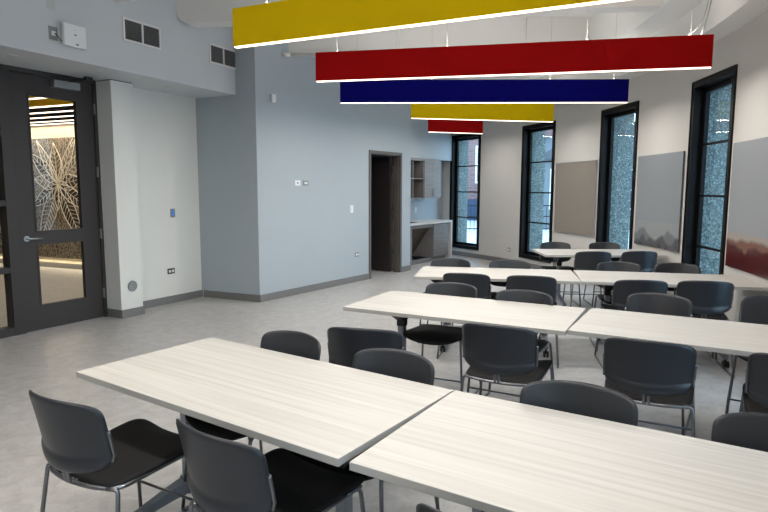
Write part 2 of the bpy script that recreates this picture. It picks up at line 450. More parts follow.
WT = .15   # wall thickness
bm = B()
box(bm, -8.0, -4.6, 0, WT, 0, ZC, mx=FD.mx)          # solid wall left of the screen
box(bm, -4.6, .03, 0, WT, 2.815, ZC, mx=FD.mx)        # above door and sidelights
box(bm, .03, 1.66, 0, WT, 0, ZC, mx=FD.mx)            # right of the door
box(bm, 1.66, 3.0, .0, WT, 0, ZC, mx=FD.mx)
struct('wall_left', bm, 'wall_white')
bm = B(); box(bm, .035, .34, -.262, -.001, 0, 2.80, mx=FD.mx); box(bm, .05, .33, -.25, -.001, 2.8, 2.81, mi=1, mx=FD.mx)
struct('wall_column', bm, ['wall_white', 'dark_gap'])
bm = B(); box(bm, -.06, .985, 0, .12, 0, ZC, mx=FG.mx); struct('wall_return', bm, 'wall_blue')
bm = B()
box(bm, 0, 2.57, .0, .12, 0, ZC, mx=FB.mx); box(bm, 3.61, 3.93, 0, .12, 0, ZC, mx=FB.mx); box(bm, 2.57, 3.61, 0, .12, 2.216, ZC, mx=FB.mx)
struct('wall_center', bm, 'wall_blue')
# niche side return, back, soffit
bm = B(); box(bm, 3.80, 3.93, .1205, 1.4, 0, ZC, mx=FB.mx); struct('wall_niche_left', bm, 'wall')
bm = B(); box(bm, -.45, 2.75, .68, .80, 0, ZC, mx=FK.mx); struct('wall_niche_back', bm, 'wall_blue')
bm = B(); box(bm, -.449, 2.47, .38, .679, 2.212, ZC-.001, mx=FK.mx); struct('trim_2', bm, 'wall_blue')
# bulkhead above the entry
bm = B()
b0 = FS.p(-8.5); b1 = FS.p(3.245)
prism(bm, [b0, b1, FD.p(1.66, -.001), FD.p(-8.0, -.001)], 2.812, ZC-.001); struct('trim_3', bm, 'wall_bulk')
# skirtings
bm = B(); box(bm, .03, .335, -.275, -.0, 0, .10, mx=FD.mx); 
box(bm, .33, .352, -.275, -.0, 0, .10, mx=FD.mx); box(bm, .353, 1.57, -.013, -.0005, 0, .10, mx=FD.mx); struct('baseboard_left', bm, 'base')
bm = B(); box(bm, .012, .985, -.013, -.0005, 0, .10, mx=FG.mx); struct('baseboard_return', bm, 'base')
bm = B(); box(bm, 0.0, 2.57, -.013, -.0005, 0, .10, mx=FB.mx); box(bm, 3.61, 3.943, -.013, -.0005, 0, .10, mx=FB.mx); box(bm, 3.9305, 3.943, 0, .35, 0, .10, mx=FB.mx); struct('baseboard_center', bm, 'base')
# closet behind the inner door
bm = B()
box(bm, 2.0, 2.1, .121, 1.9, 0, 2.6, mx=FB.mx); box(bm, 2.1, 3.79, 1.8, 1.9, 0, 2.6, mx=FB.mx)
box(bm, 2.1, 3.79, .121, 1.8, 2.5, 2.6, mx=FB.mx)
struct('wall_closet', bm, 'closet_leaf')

# ------------------------------------------------------------------ entry door and sidelight screen
FR_IN, FR_OUT = .0, .13
D = sthing('door_1', FD.P(0, 0, 0), FD.rz)
bm = B()
box(bm, -1.07, -.95, -.006, FR_OUT, 0, 2.813); box(bm, -.012, .029, -.006, FR_OUT, 0, 2.813); box(bm, -.95, -.012, -.006, FR_OUT, 2.765, 2.813)
box(bm, -.952, -.94, .05, .08, 0, 2.76); box(bm, -.02, -.012, .05, .08, 0, 2.76)
struct('door_frame', bm, 'frame_brown', D)
bm = B()
Y0, Y1 = .004, .048
xl, xr = -.944, -.017
box(bm, xl, -.765, Y0, Y1, .008, 2.758); box(bm, -.236, xr, Y0, Y1, .008, 2.758)
box(bm, -.765, -.236, Y0, Y1, 2.54, 2.758); box(bm, -.765, -.236, Y0, Y1, .945, 1.098); box(bm, -.765, -.236, Y0, Y1, .008, .28)
leaf = struct('door_leaf', bm, 'frame_brown', D)
for z0, z1 in ((1.098, 2.54), (.28, .945)):
    bm = B(); box(bm, -.765, -.236, .022, .030, z0, z1); link('glass_pane', bm, 'glass_door', D)
bm = B(); w_ = .014
for z0, z1 in ((1.098, 2.54), (.28, .945)):
    box(bm, -.779, -.764, -.004, Y0, z0-w_, z1+w_); box(bm, -.237, -.222, -.004, Y0, z0-w_, z1+w_)
    box(bm, -.764, -.237, -.004, Y0, z1-.001, z1+w_); box(bm, -.764, -.237, -.004, Y0, z0-w_, z0+.001)
link('glazing_bead', bm, 'frame_brown', D)
bm = B(); cyl(bm, (-.885, Y0, 1.02), (-.885, -.012, 1.02), .031, 20)
tube(bm, bend([(-.885, -.012, 1.02), (-.885, -.052, 1.02), (-.735, -.054, 1.015)], .02), .010, 10)
link('door_handle', bm, 'chrome', D)
for z in (.30, 1.02, 1.75, 2.48):
    bm = B(); cyl(bm, (-.012, -.014, z-.06), (-.012, -.014, z+.06), .010, 10); box(bm, -.018, -.004, -.010, .004, z-.058, z+.058); link('hinge', bm, 'plate', D)
bm = B(); box(bm, -.52, -.215, -.075, .003, 2.655, 2.735, bev=.006); cl = link('closer_body', bm, 'plate', D)
bm = B(); tube(bm, [(-.33, -.05, 2.742), (-.24, -.24, 2.765), (-.42, -.06, 2.785)], .008, 8); box(bm, -.27, -.19, -.27, -.22, 2.75, 2.79); link('closer_arm', bm, 'blackplastic', D)
bm = B(); box(bm, -.945, -.016, -.02, .10, 0, .006); link('threshold', bm, 'alu', D)

# glazed screen to the left of the door
W9 = sthing('window_9', FD.P(-1.07, 0, 0), FD.rz)
bm = B()
for z0, z1 in ((0, .09), (.67, .73), (1.375, 1.435), (2.085, 2.145), (2.765, 2.813)):
    box(bm, -3.53, 0, .0, FR_OUT, z0, z1)
for x in (-1.15, -2.32, -3.53):
    box(bm, x-.03, x+.03, -.001, FR_OUT+.001, .0, 2.812)
struct('window_frame', bm, 'frame_brown', W9)
bm = B()
xs = [0, -1.12, -1.18, -2.29, -2.35, -3.5]
for x1, x0 in ((0, -1.12), (-1.18, -2.29), (-2.35, -3.5)):
    for z0, z1 in ((.09, .67), (.73, 1.375), (1.435, 2.085), (2.145, 2.765)):
        box(bm, x0, x1, .055, .062, z0, z1)
struct('glass_pane', bm, 'glass_door', W9)

# ------------------------------------------------------------------ closet door
D2 = sthing('door_2', FB.P(2.57, 0, 0), FB.rz)
bm = B()
for x0, x1, z0, z1 in ((.001, .052, 0, 2.214), (.988, 1.039, 0, 2.214), (.052, .988, 2.163, 2.214)):
    box(bm, x0, x1, -.014, .134, z0, z1)
for x0, x1, z0, z1 in ((.052, .066, 0, 2.163), (.974, .988, 0, 2.163), (.066, .974, 2.149, 2.163)):
    box(bm, x0, x1, .03, .09, z0, z1)
struct('door_frame', bm, 'frame_closet', D2)
# leaf swung about 95 degrees into the closet, hinged on the right jamb
hinge_rot = math.radians(93)
mxl = Matrix.Translation((.922, .165, 0)) @ Matrix.Rotation(-hinge_rot, 4, 'Z')
bm = B(); box(bm, -.905, 0, -.022, .022, .012, 2.14, mx=mxl)
struct('door_leaf', bm, 'closet_leaf', D2)
bm = B(); box(bm, -.86, -.04, .0225, .026, .03, .30, mx=mxl); link('kick_plate', bm, 'plate', D2)
for z in (.30, 1.12, 1.92):
    bm = B(); box(bm, .925, .987, .1345, .139, z-.06, z+.06); cyl(bm, (.955, .146, z-.06), (.955, .146, z+.06), .009, 10); link('hinge', bm, 'chrome', D2)

# ------------------------------------------------------------------ small wall fittings
def onwall(F, x, z, y=0): return dict(loc=F.P(x, y, z), rz=F.rz)

def vent(F, x0, z0, w, h, label):
    t = thing('air_vent', label, 'vent', F.P(x0+w/2, -.001, z0+h/2), F.rz, 'return air vents in the bulkhead')
    bm = B(); b = .022; hw, hh = w/2, h/2
    box(bm, -hw, hw, -.012, 0, hh-b, hh); box(bm, -hw, hw, -.012, 0, -hh, -hh+b)
    box(bm, -hw, -hw+b, -.012, 0, -hh+b, hh-b); box(bm, hw-b, hw, -.012, 0, -hh+b, hh-b); box(bm, -b/2, b/2, -.012, 0, -hh+b, hh-b)
    link('frame', bm, 'white', t)
    bm = B(); box(bm, -hw+b, hw-b, -.001, 0, -hh+b, hh-b); link('duct_opening', bm, 'dark_gap', t)
    bm = B(); n = 13
    for k in range(n):
        z = -hh+b+(h-2*b)*(k+.5)/n
        mx = Matrix.Translation((0, -.006, z)) @ Matrix.Rotation(math.radians(-35), 4, 'X')
        box(bm, -hw+b, -b/2, -.005, .005, -.001, .001, mx=mx); box(bm, b/2, hw-b, -.005, .005, -.001, .001, mx=mx)
    link('louvre', bm, 'base', t)
vent(FS, 1.305, 3.135, .515, .248, 'white two-panel return air vent on the bulkhead nearer the white wireless box')
vent(FS, 2.61, 3.145, .52, .245, 'white two-panel return air vent at the far end of the bulkhead by the grey wall')

t = thing('wireless_access_point', 'white square wireless access point box on the bulkhead above the entry door', 'access point', FS.P(.70, -.001, 3.04), FS.rz)
bm = B(); box(bm, -.122, .122, -.055, -.012, -.108, .108, bev=.018); link('cover', bm, 'plate_white', t)
bm = B(); box(bm, -.10, .10, -.014, 0, -.09, .09); link('mounting_plate', bm, 'base', t)
bm = B(); box(bm, .0, .03, -.0565, -.054, -.09, -.075); link('label_strip', bm, 'base', t)
bm = B(); box(bm, -.012, .012, -.0565, -.054, .0, .012); link('logo_mark', bm, 'base', t)
bm = B(); box(bm, -.004, .004, -.0565, -.054, .05, .056); link('status_light', bm, 'base', t)
o = None
t = thing('data_outlet', 'recessed data outlet plate with a cable beside the white wireless box', 'outlet', FS.P(.503, -.001, 3.025), FS.rz)
bm = B(); box(bm, -.045, .045, -.006, 0, -.062, .062, bev=.002); link('cover_plate', bm, 'plate', t)
bm = B(); box(bm, -.018, .018, -.012, -.006, -.02, .02); link('jack', bm, 'plate_white', t)
bm = B(); tube(bm, bend([(0, -.012, 0), (.02, -.035, -.02), (.05, -.03, -.055), (.085, -.02, -.05)], .02), .004, 6); link('cable', bm, 'blackplastic', t)
bm = B(); box(bm, -.04, .04, -.004, 0, -.058, .058, bev=.0015); tag(link('blank_cover_plate', bm, 'wall', **onwall(FS, .50, 3.30, -.001)), 'blank wall-coloured cover plate high on bulkhead above the data outlet', 'cover plate')

for k, (p, lab) in enumerate((((-3.537, 5.778), 'flat round recessed ceiling fitting above the entry door, nearest the camera'),
                              ((-3.093, 6.602), 'flat round recessed ceiling fitting in soffit just left of the wall column'),
                              ((-2.667, 7.489), 'flat round recessed ceiling fitting in soffit beyond the wall column'))):
    bm = B(); cyl(bm, (0, 0, -.004), (0, 0, -.0002), .055, 24); cyl(bm, (0, 0, -.006), (0, 0, -.004), .042, 24)
    tag(link('recessed_fitting', bm, 'wall_bulk', loc=(p[0], p[1], 2.812)), lab, 'ceiling fitting', 'flat fittings under the entry soffit')

bm = B(); cyl(bm, (0, 0, 0), (0, -.006, 0), .066, 28); cyl(bm, (0, -.006, 0), (0, -.009, 0), .056, 28)
tag(link('round_cover_plate', bm, 'plate', **onwall(FD, .199, .374, -.2625)), 'round brushed steel cover plate low on the wall column beside the door', 'cover plate')

def plate(F, x, z, w, h, name, label, cat, mat='plate', insets=(), group=None, inset_mat='plate_white', y=0):
    t = thing(name, label, cat, F.P(x, y-.0005, z), F.rz, group)
    bm = B(); box(bm, -w/2, w/2, -.006, 0, -h/2, h/2, bev=.0015); link('cover_plate', bm, mat, t)
    for (dx, dz, iw, ih, nm) in insets:
        bm = B(); box(bm, dx-iw/2, dx+iw/2, -.010, -.006, dz-ih/2, dz+ih/2); link(nm, bm, inset_mat, t)
    return t
plate(FD, 1.083, 1.228, .075, .115, 'wall_control', 'small grey wall control with a blue display on the white wall beyond the column', 'wall control', 'plate', [(0, 0, .04, .075, 'display')], inset_mat='blue_led')
plate(FD, 1.02, .44, .12, .075, 'power_outlet', 'dark framed double outlet low on the white wall below the blue-lit control', 'outlet', 'frame_brown', [(-.026, 0, .034, .034, 'socket'), (.026, 0, .034, .034, 'socket')])
plate(FB, .79, 1.642, .115, .075, 'data_outlet', 'white cover plate with dark port, left of two side by side on the long wall', 'outlet', 'plate_white', [(0, 0, .02, .02, 'port')], inset_mat='dark_gap')
plate(FB, .965, 1.642, .115, .075, 'data_outlet', 'grey steel cover plate, right of two side by side on the long wall', 'outlet', 'plate', [(0, 0, .06, .03, 'port')])
plate(FB, 2.083, 1.228, .085, .12, 'light_switch', 'white light switch plate beside the dark closet doorway', 'switch', 'plate_white', [(0, 0, .035, .07, 'rocker')])
plate(FB, 2.23, .46, .115, .075, 'power_outlet', 'grey power outlet low on the long wall beneath the light switch', 'outlet', 'plate', [(-.025, 0, .03, .03, 'socket'), (.025, 0, .03, .03, 'socket')])
fo = arcframe(24.44)
plate(fo, 0, .30, .085, .085, 'power_outlet', 'grey power outlet low on the curved wall between the two far windows', 'outlet', 'plate', [(0, 0, .045, .045, 'socket')])
plate(FK, 1.345, 1.09, .075, .115, 'power_outlet', 'white outlet on the backsplash above the kitchenette counter', 'outlet', 'plate_white', [(0, 0, .03, .06, 'socket')], y=.68)
bm = B(); box(bm, -.035, .035, -.045, 0, -.055, .055, bev=.012); box(bm, -.02, .02, -.05, -.03, -.035, .02, bev=.006)
tag(link('motion_sensor', bm, 'plate_white', **onwall(FB, .305, 2.785, -.0005)), 'small white motion sensor high on the long wall near its corner', 'sensor')

# ------------------------------------------------------------------ boards on the curved wall
def board(a0, a1, z0, z1, mat, label, name, cat, th=.028, rim=True):
    mid = (a0+a1)/2; f = arcframe(mid)
    inv = f.mx.inverted()
    t = thing(name, label, cat, f.P(0, 0, z0), f.rz)
    n = 16; bm = B(); uvl = bm.loops.layers.uv.new('UVMap')
    ri, ro = R-th, R-.006
    def loc(r, a, z): p = arc(r, a); v = inv @ Vector((p[0], p[1], z)); v.z -= z0; return v
    prev = None
    for i in range(n+1):
        a = a1+(a0-a1)*i/n
        cur = [bm.verts.new(loc(ri, a, z0)), bm.verts.new(loc(ri, a, z1)), bm.verts.new(loc(ro, a, z1)), bm.verts.new(loc(ro, a, z0))]
        if prev:
            for k in range(4):
                fc = bm.faces.new((prev[k], prev[(k+1) % 4], cur[(k+1) % 4], cur[k]))
                for lp in fc.loops:
                    ii = i-1 if lp.vert in prev else i
                    lp[uvl].uv = (ii/n, 1 if lp.vert in (prev[1], prev[2], cur[1], cur[2]) else 0)
                fc.smooth = False
        else: bm.faces.new(cur)
        prev = cur
    bm.faces.new(prev)
    link('panel', bm, mat, t)
    if rim:
        bm = B(); e = .012/R*180/PI
        def strip(aa, ab, za, zb, m):
            p = None
            for i in range(m+1):
                a = aa+(ab-aa)*i/m
                c = [bm.verts.new(loc(r_, a, z_)) for r_, z_ in ((R-th-.003, za), (R-.004, za), (R-.004, zb), (R-th-.003, zb))]
                if p:
                    for k in range(4): bm.faces.new((p[k], p[(k+1) % 4], c[(k+1) % 4], c[k]))
                else: bm.faces.new(c)
                p = c
            bm.faces.new(p)
        strip(a0-e, a1+e, z1, z1+.01, 16); strip(a0-e, a1+e, z0-.01, z0, 16); strip(a0-e, a0, z0, z1, 1); strip(a1, a1+e, z0, z1, 1)
        link('edge_trim', bm, 'alu', t)
    return t
board(10.25, 16.6, .80, 2.02, 'tan_board', 'plain tan tackboard on the curved wall between the second and third windows', 'tackboard', 'board')
board(-2.38, 3.9, .80, 2.02, 'board_grey', 'grey printed board with misty hills along its bottom, behind the far tables', 'printed_board', 'board', rim=False)
board(-14.9, -8.62, .80, 2.02, 'board_red', 'grey printed board with dark red hills along its bottom, at the right edge', 'printed_board', 'board', rim=False)

# ------------------------------------------------------------------ kitchenette
def kp(x, y, z): return FK.P(x, y, z)
t = thing('wall_cabinet', 'grey wood-grain wall cabinet with open cubbies and two doors above the counter', 'cabinet', kp(-.4, .28, 1.35), FK.rz)
W_ = 2.15; Hh = .85; dp = .395; th = .02; xo = -.4
bm = B()
box(bm, 0, W_, 0, dp, 0, th); box(bm, 0, W_, 0, dp, Hh-th-.03, Hh-.001); box(bm, 0, th, 0, dp, th, Hh-th); box(bm, W_-th, W_, 0, dp, th, Hh-th)
box(bm, 1.40, 1.42, 0, dp, th, Hh-th)
link('carcass', bm, 'cab', t)
bm = B(); box(bm, th, W_-th, dp-.01, dp-.001, th, Hh-th); link('back_panel', bm, 'cab_in', t)
bm = B(); box(bm, .97, .99, 0, dp-.012, th, Hh-.05); link('divider', bm, 'cab', t)
bm = B(); box(bm, th, 1.40, .0, dp-.012, .415, .435); link('shelf', bm, 'cab', t)
for x0, x1, hx in ((1.415, 1.781, 1.745), (1.785, 2.151, 1.821)):
    bm = B(); box(bm, x0, x1, -.02, -.001, .002, Hh-.04); d = link('door', bm, 'cab', t)
    bm = B(); tube(bm, bend([(hx, -.02, .07), (hx, -.05, .07), (hx, -.05, .20), (hx, -.02, .20)], .01), .005, 8); link('handle', bm, 'chrome', d)
t = thing('base_cabinet', 'grey wood-grain base cabinet with open knee space under the kitchenette counter', 'cabinet', kp(0, 0, 0), FK.rz)
bm = B(); box(bm, 1.0, 1.66, .03, .62, .09, .818); link('body', bm, 'cab', t)
bm = B(); box(bm, 1.003, 1.657, .008, .029, .10, .80); link('door', bm, 'cab', t)
bm = B(); box(bm, .045, .15, .03, .62, .0, .818); link('end_panel', bm, 'cab', t)
bm = B(); box(bm, .15, 1.0, .03, .05, .745, .818); link('apron', bm, 'cab', t)
bm = B(); mx = Matrix.Translation((0, .16, .745)) @ Matrix.Rotation(math.radians(-58), 4, 'X')
box(bm, .15, 1.0, 0, .018, -.72, 0, mx=Matrix.Translation((0, .12, .74)) @ Matrix.Rotation(math.radians(34), 4, 'X')); link('knee_panel', bm, 'cab_in', t)
bm = B(); box(bm, .15, 1.66, .08, .10, 0, .09); link('toe_kick', bm, 'base', t)
t = thing('countertop', 'pale solid counter with a waterfall end panel beside the far window', 'countertop', kp(0, 0, 0), FK.rz)
bm = B()
sx0, sx1, sy0, sy1 = .10, .62, .16, .50
box(bm, -.445, sx0, -.012, .677, .82, .862); box(bm, sx1, 1.81, -.012, .677, .82, .862)
box(bm, sx0, sx1, -.012, sy0, .82, .862); box(bm, sx0, sx1, sy1, .677, .82, .862)
link('slab', bm, 'counter', t)
bm = B(); box(bm, 1.765, 1.81, -.012, .62, 0, .82); link('end_panel', bm, 'counter', t)
bm = B(); box(bm, sx0, sx1, sy0, sy1, .823, .83); box(bm, sx0, sx0+.012, sy0, sy1, .83, .866); box(bm, sx1-.012, sx1, sy0, sy1, .83, .866); box(bm, sx0, sx1, sy0, sy0+.012, .83, .866); box(bm, sx0, sx1, sy1-.012, sy1, .83, .866)
tag(link('sink_basin', bm, 'dark_gap', loc=kp(0, 0, 0), rz=FK.rz), 'dark inset sink at the left end of the kitchenette counter', 'sink')

# ------------------------------------------------------------------ white ceiling fins and pipe
def fin(p0, p1, z0, th, name):
    d = Vector((p1[0]-p0[0], p1[1]-p0[1])); L = d.length; f = Fr(p0, tuple(d)); bm = B()
    r = .14; top = ZC-.001-z0; prof = []
    for k in range(7):
        a = PI+PI/2*k/6; prof.append((r+r*math.cos(a), r+r*math.sin(a)))
    for k in range(7):
        a = 1.5*PI+PI/2*k/6; prof.append((L-r+r*math.cos(a), r+r*math.sin(a)))
    prof += [(L, top), (0, top)]
    A = [bm.verts.new((x, 0, z)) for x, z in prof]; Bq = [bm.verts.new((x, th, z)) for x, z in prof]
    bm.faces.new(A); bm.faces.new(Bq[::-1])
    for i in range(len(prof)): bm.faces.new((A[i], A[(i+1) % len(prof)], Bq[(i+1) % len(prof)], Bq[i]))
    struct(name, bm, 'white', loc=(*p0, z0), rz=f.rz)
fin((-2.46, 7.22), (3.34, 6.44), 3.5, .22, 'trim_4')
fin((-3.02, 6.30), (1.9, 4.35), 3.5, .22, 'trim_5')
fin((-1.424, 8.521), (3.05, 8.75), 3.45, .22, 'trim_6')
bm = B(); cyl(bm, (0, 0, 0), (4.2, .25, 0), .024, 12); cyl(bm, (.0, 0, 0), (.10, .006, 0), .032, 12); cyl(bm, (.95, .056, 0), (1.02, .061, 0), .033, 12)
cyl(bm, (1.6, .095, 0), (1.6, .095, .55), .012, 10); cyl(bm, (3.4, .2, 0), (3.4, .2, .55), .012, 10)
tag(link('sprinkler_pipe', bm, 'white', loc=(-1.40, 8.42, 3.41)), 'thin white sprinkler pipe under the ceiling behind the red light', 'pipe')

# ------------------------------------------------------------------ baffle lights
def baffle(p0, ang, L, mat, label, cables=(.2, .5, .8), cord=False, power=1.0, z0=2.67, led=True):
    t = thing('baffle_light', label, 'ceiling light', (p0[0], p0[1], z0), math.radians(ang), 'felt baffle lights in the classroom')
    bm = B(); box(bm, 0, L, 0, .05, .012, .30, bev=.002); link('felt_panel', bm, mat, t)
    bm = B(); box(bm, .006, L-.006, .008, .042, .004, .012); link('light_strip', bm, 'led', t)
    for c in cables:
        bm = B(); cyl(bm, (L*c, .025, .30), (L*c, .025, ZC-z0-.002), .0022, 6); cyl(bm, (L*c, .025, .298), (L*c, .025, .325), .007, 8); link('suspension_cable', bm, 'cable', t)
    if cord:
        bm = B(); tube(bm, bend([(L-.10, .025, .30), (L-.07, .025, .42), (L-.03, .03, .6), (L-.02, .03, .9), (L-.02, .03, ZC-z0-.002)], .1), .006, 8); link('power_cord', bm, 'cable', t)
        bm = B(); tube(bm, bend([(L-.22, .025, .30), (L-.12, .025, .38), (L-.09, .028, .45), (L-.05, .03, .62), (L-.04, .03, 1.0), (L-.04, .03, ZC-z0-.002)], .1), .004, 8); link('power_cord', bm, 'cable', t)
    ld = bpy.data.lights.new('strip_lamp', 'AREA'); ld.shape = 'RECTANGLE'; ld.size = L-.02; ld.size_y = .032
    ld.energy = 11*L*power; ld.color = (1.0, .955, .90)
    lo = bpy.data.objects.new('strip_lamp', ld); C.objects.link(lo); lo.parent = t; lo.location = (L/2, .025, .001)
    bm = B(); box(bm, .1, L-.1, .010, .040, .2985, .3008); link('added_uplight_strip', bm, 'led', t)  # glowing top strip, added along with an upward lamp to brighten the ceiling
    lu = bpy.data.lights.new('added_uplight_lamp', 'AREA'); lu.shape = 'RECTANGLE'; lu.size = L-.2; lu.size_y = .03; lu.energy = 2.6*L*power; lu.color = (1.0, .955, .90)
    lo = bpy.data.objects.new('added_uplight_lamp', lu); C.objects.link(lo); lo.parent = t; lo.location = (L/2, .025, .308); lo.rotation_euler = (PI, 0, 0)  # added lamp facing up, lifts the ceiling brightness
    return t
baffle((-1.20, 4.82), -25.16, 3.70, 'yellow', 'large yellow baffle light, nearest and highest in view', (.085, .5, .9))
baffle((-.72, 6.32), -11.68, 3.80, 'red', 'long red baffle light between the near yellow one and the blue one', (.06, .36, .71, .95), cord=True)
baffle((-.58, 7.88), -1.67, 3.73, 'blue', 'dark blue baffle light, the only blue one in view', (.06, .32, .73, .95))
baffle((.43, 9.55), 10.9, 2.44, 'yellow', 'short yellow baffle light hanging beyond the blue one', (.1, .9))
baffle((.88, 11.83), 17.0, 1.18, 'red', 'smallest red baffle light, farthest away above the kitchenette', (.15, .85))
baffle((-2.05, 3.25), -38, 3.7, 'blue', 'unseen blue baffle light added to brighten the room, next after the near yellow one', (.1, .9))  # out of view, added for more light in the room
baffle((-3.3, 1.75), -51, 3.7, 'red', 'unseen red baffle light added to brighten the room behind the viewpoint', (.1, .9))  # unseen fixture, added as extra light from behind the camera

# ------------------------------------------------------------------ tables
TL, TW, TH = 1.524, .762, .737
def make_table(label):
    t = thing('training_table', label, 'table', group='pale wood-grain training tables')
    bm = B()
    fs = box(bm, -TL/2, TL/2, -TW/2, TW/2, TH-.027, TH, bev=.0025)
    for f in bm.faces:
        f.material_index = 0 if abs(f.normal.z) > .9 else 1
    bmesh.ops.recalc_face_normals(bm, faces=bm.faces)
    for f in bm.faces: f.material_index = 0 if f.normal.z > .9 else 1
    link('tabletop', bm, ['top', 'edge'], t)
    for sx in (-1, 1):
        x = sx*(TL/2-.28)
        bm = B(); box(bm, x-.025, x+.025, -.028, .028, .10, .60, bev=.008); link('leg_column', bm, 'column', t)
        bm = B()
        # cast bracket flaring out to the top
        vs0 = [(x-.03, -.036, .60), (x+.03, -.036, .60), (x+.03, .036, .60), (x-.03, .036, .60)]
        box(bm, x-.029, x+.029, -.033, .033, .555, .601, bev=.004)
        vs1 = [(x-.055, -.20, .7095), (x+.055, -.20, .7095), (x+.055, .20, .7095), (x-.055, .20, .7095)]
        a = [bm.verts.new(v) for v in vs0]; b = [bm.verts.new(v) for v in vs1]
        bm.faces.new(a[::-1]); bm.faces.new(b)
        for k in range(4): bm.faces.new((a[k], a[(k+1) % 4], b[(k+1) % 4], b[k]))
        cyl(bm, (x-.045, 0, .655), (x+.045, 0, .655), .03, 14)
        link('tilt_bracket', bm, 'blackplastic', t)
        bm = B()
        for sy in (-1, 1):
            vs = []
            for (y, zc, hz, hx) in ((0, .13, .035, .03), (sy*.12, .118, .026, .026), (sy*.315, .088, .013, .02)):
                vs.append([bm.verts.new((x+dx*hx, y, zc+dz*hz)) for dx, dz in ((-1, -1), (1, -1), (1, 1), (-1, 1))])
            for A, Bq in zip(vs, vs[1:]):
                for k in range(4): bm.faces.new((A[k], A[(k+1) % 4], Bq[(k+1) % 4], Bq[k]))
            bm.faces.new(vs[0]); bm.faces.new(vs[-1])
        box(bm, x-.034, x+.034, -.034, .034, .09, .17, bev=.006)
        ft = link('foot', bm, 'column', t)
        for sy in (-1, 1):
            bm = B(); y = sy*.305
            cyl(bm, (x, y, .06), (x, y, .088), .010, 10)
            cyl(bm, (x-.024, y+sy*.012, .031), (x-.008, y+sy*.012, .031), .03, 18); cyl(bm, (x+.008, y+sy*.012, .031), (x+.024, y+sy*.012, .031), .03, 18)
            box(bm, x-.008, x+.008, y-.018, y+.026, .03, .064, bev=.004)
            link('caster', bm, 'blackplastic', ft)
    bm = B(); box(bm, -TL/2+.31, TL/2-.31, -.018, .018, .665, .705); link('crossbeam', bm, 'blackplastic', t)
    return t
tables = [
 (-.5536, 2.4755, -34.41, 'pale wood-grain table at the front left, its whole top in view'),
 (.7434, 1.6346, -31.79, 'pale wood-grain table running off the bottom right corner of the photo'),
 (.5632, 4.0627, -27.50, 'pale wood-grain table in the second row, left half'),
 (1.9367, 3.3572, -29.76, 'pale wood-grain table in the second row, running off the right edge'),
 (1.1026, 5.7599, -10.82, 'pale wood-grain table in the third row, left half'),
 (2.613, 5.460, -12.3, 'pale wood-grain table in the third row, right half below the red hills board'),
 (2.8063, 7.7358, -.74, 'pale wood-grain table farthest away, alone before the tan tackboard'),
]
t0 = None
for x, y, a, lab in tables:
    t = make_table(lab) if t0 is None else copy_tree(t0)
    if t0 is None: t0 = t
    t['label'] = lab; t.location = (x, y, 0); t.rotation_euler = (0, 0, math.radians(a))

# ------------------------------------------------------------------ chairs (front of the chair = +y)
def shell(fn, nu, nv, th, exp=5.0):
    """closed thin shell over a superelliptic patch; fn(u,v)->Vector, normals by finite difference"""
    bm = B(); top = []; bot = []
    def sq(u, v):
        m = max(abs(u), abs(v))
        if m < 1e-6: return 0, 0
        L = (abs(u)**exp+abs(v)**exp)**(1/exp); k = m/L; return u*k, v*k
    for j in range(nv+1):
        rt, rb = [], []
        for i in range(nu+1):
            u0, v0 = -1+2*i/nu, -1+2*j/nv
            u, v = sq(u0, v0); p = fn(u, v); e = 1e-3
            n = (fn(u+e, v)-fn(u-e, v)).cross(fn(u, v+e)-fn(u, v-e)).normalized()
            m = max(abs(u0), abs(v0)); rim = 1 if m < .999 else .45
            rt.append(bm.verts.new(p+n*th/2*rim)); rb.append(bm.verts.new(p-n*th/2*rim))
        top.append(rt); bot.append(rb)
    for j in range(nv):
        for i in range(nu):
            f = bm.faces.new((top[j][i], top[j][i+1], top[j+1][i+1], top[j+1][i])); f.smooth = True
            f = bm.faces.new((bot[j][i], bot[j+1][i], bot[j+1][i+1], bot[j][i+1])); f.smooth = True
    ring = [(0, i) for i in range(nu)]+[(j, nu) for j in range(nv)]+[(nv, i) for i in range(nu, 0, -1)]+[(j, 0) for j in range(nv, 0, -1)]
    for k in range(len(ring)):
        a, b = ring[k], ring[(k+1) % len(ring)]
        f = bm.faces.new((top[a[0]][a[1]], bot[a[0]][a[1]], bot[b[0]][b[1]], top[b[0]][b[1]])); f.smooth = True
    return bm

def seat_fn(u, v):
    w = .220+.012*v
    x = w*u; y = .245*v+.036
    z = .486+.016*v+.010*u*u
    fr = max(0, (v-.45)/.55)
    z -= (.046-.042*u*u)*fr*fr
    z += .012*max(0, -v-.4)**2
    return Vector((x, y, z))
def back_fn(u, v):
    # v -1 bottom .. 1 top
    q = (v+1)/2
    x = (.208+.007*q)*u
    y = -.250-.053*q+.070*u*u
    if v < -.62: y -= .020*((-.62-v)/.38)**.8*0+.012*math.sin(min(1, (-.62-v)/.2)*PI/2)
    z = .562+.242*q+.018*(1-u*u)*q-.030*(1-u*u)*(1-q)**2
    return Vector((x, y, z))

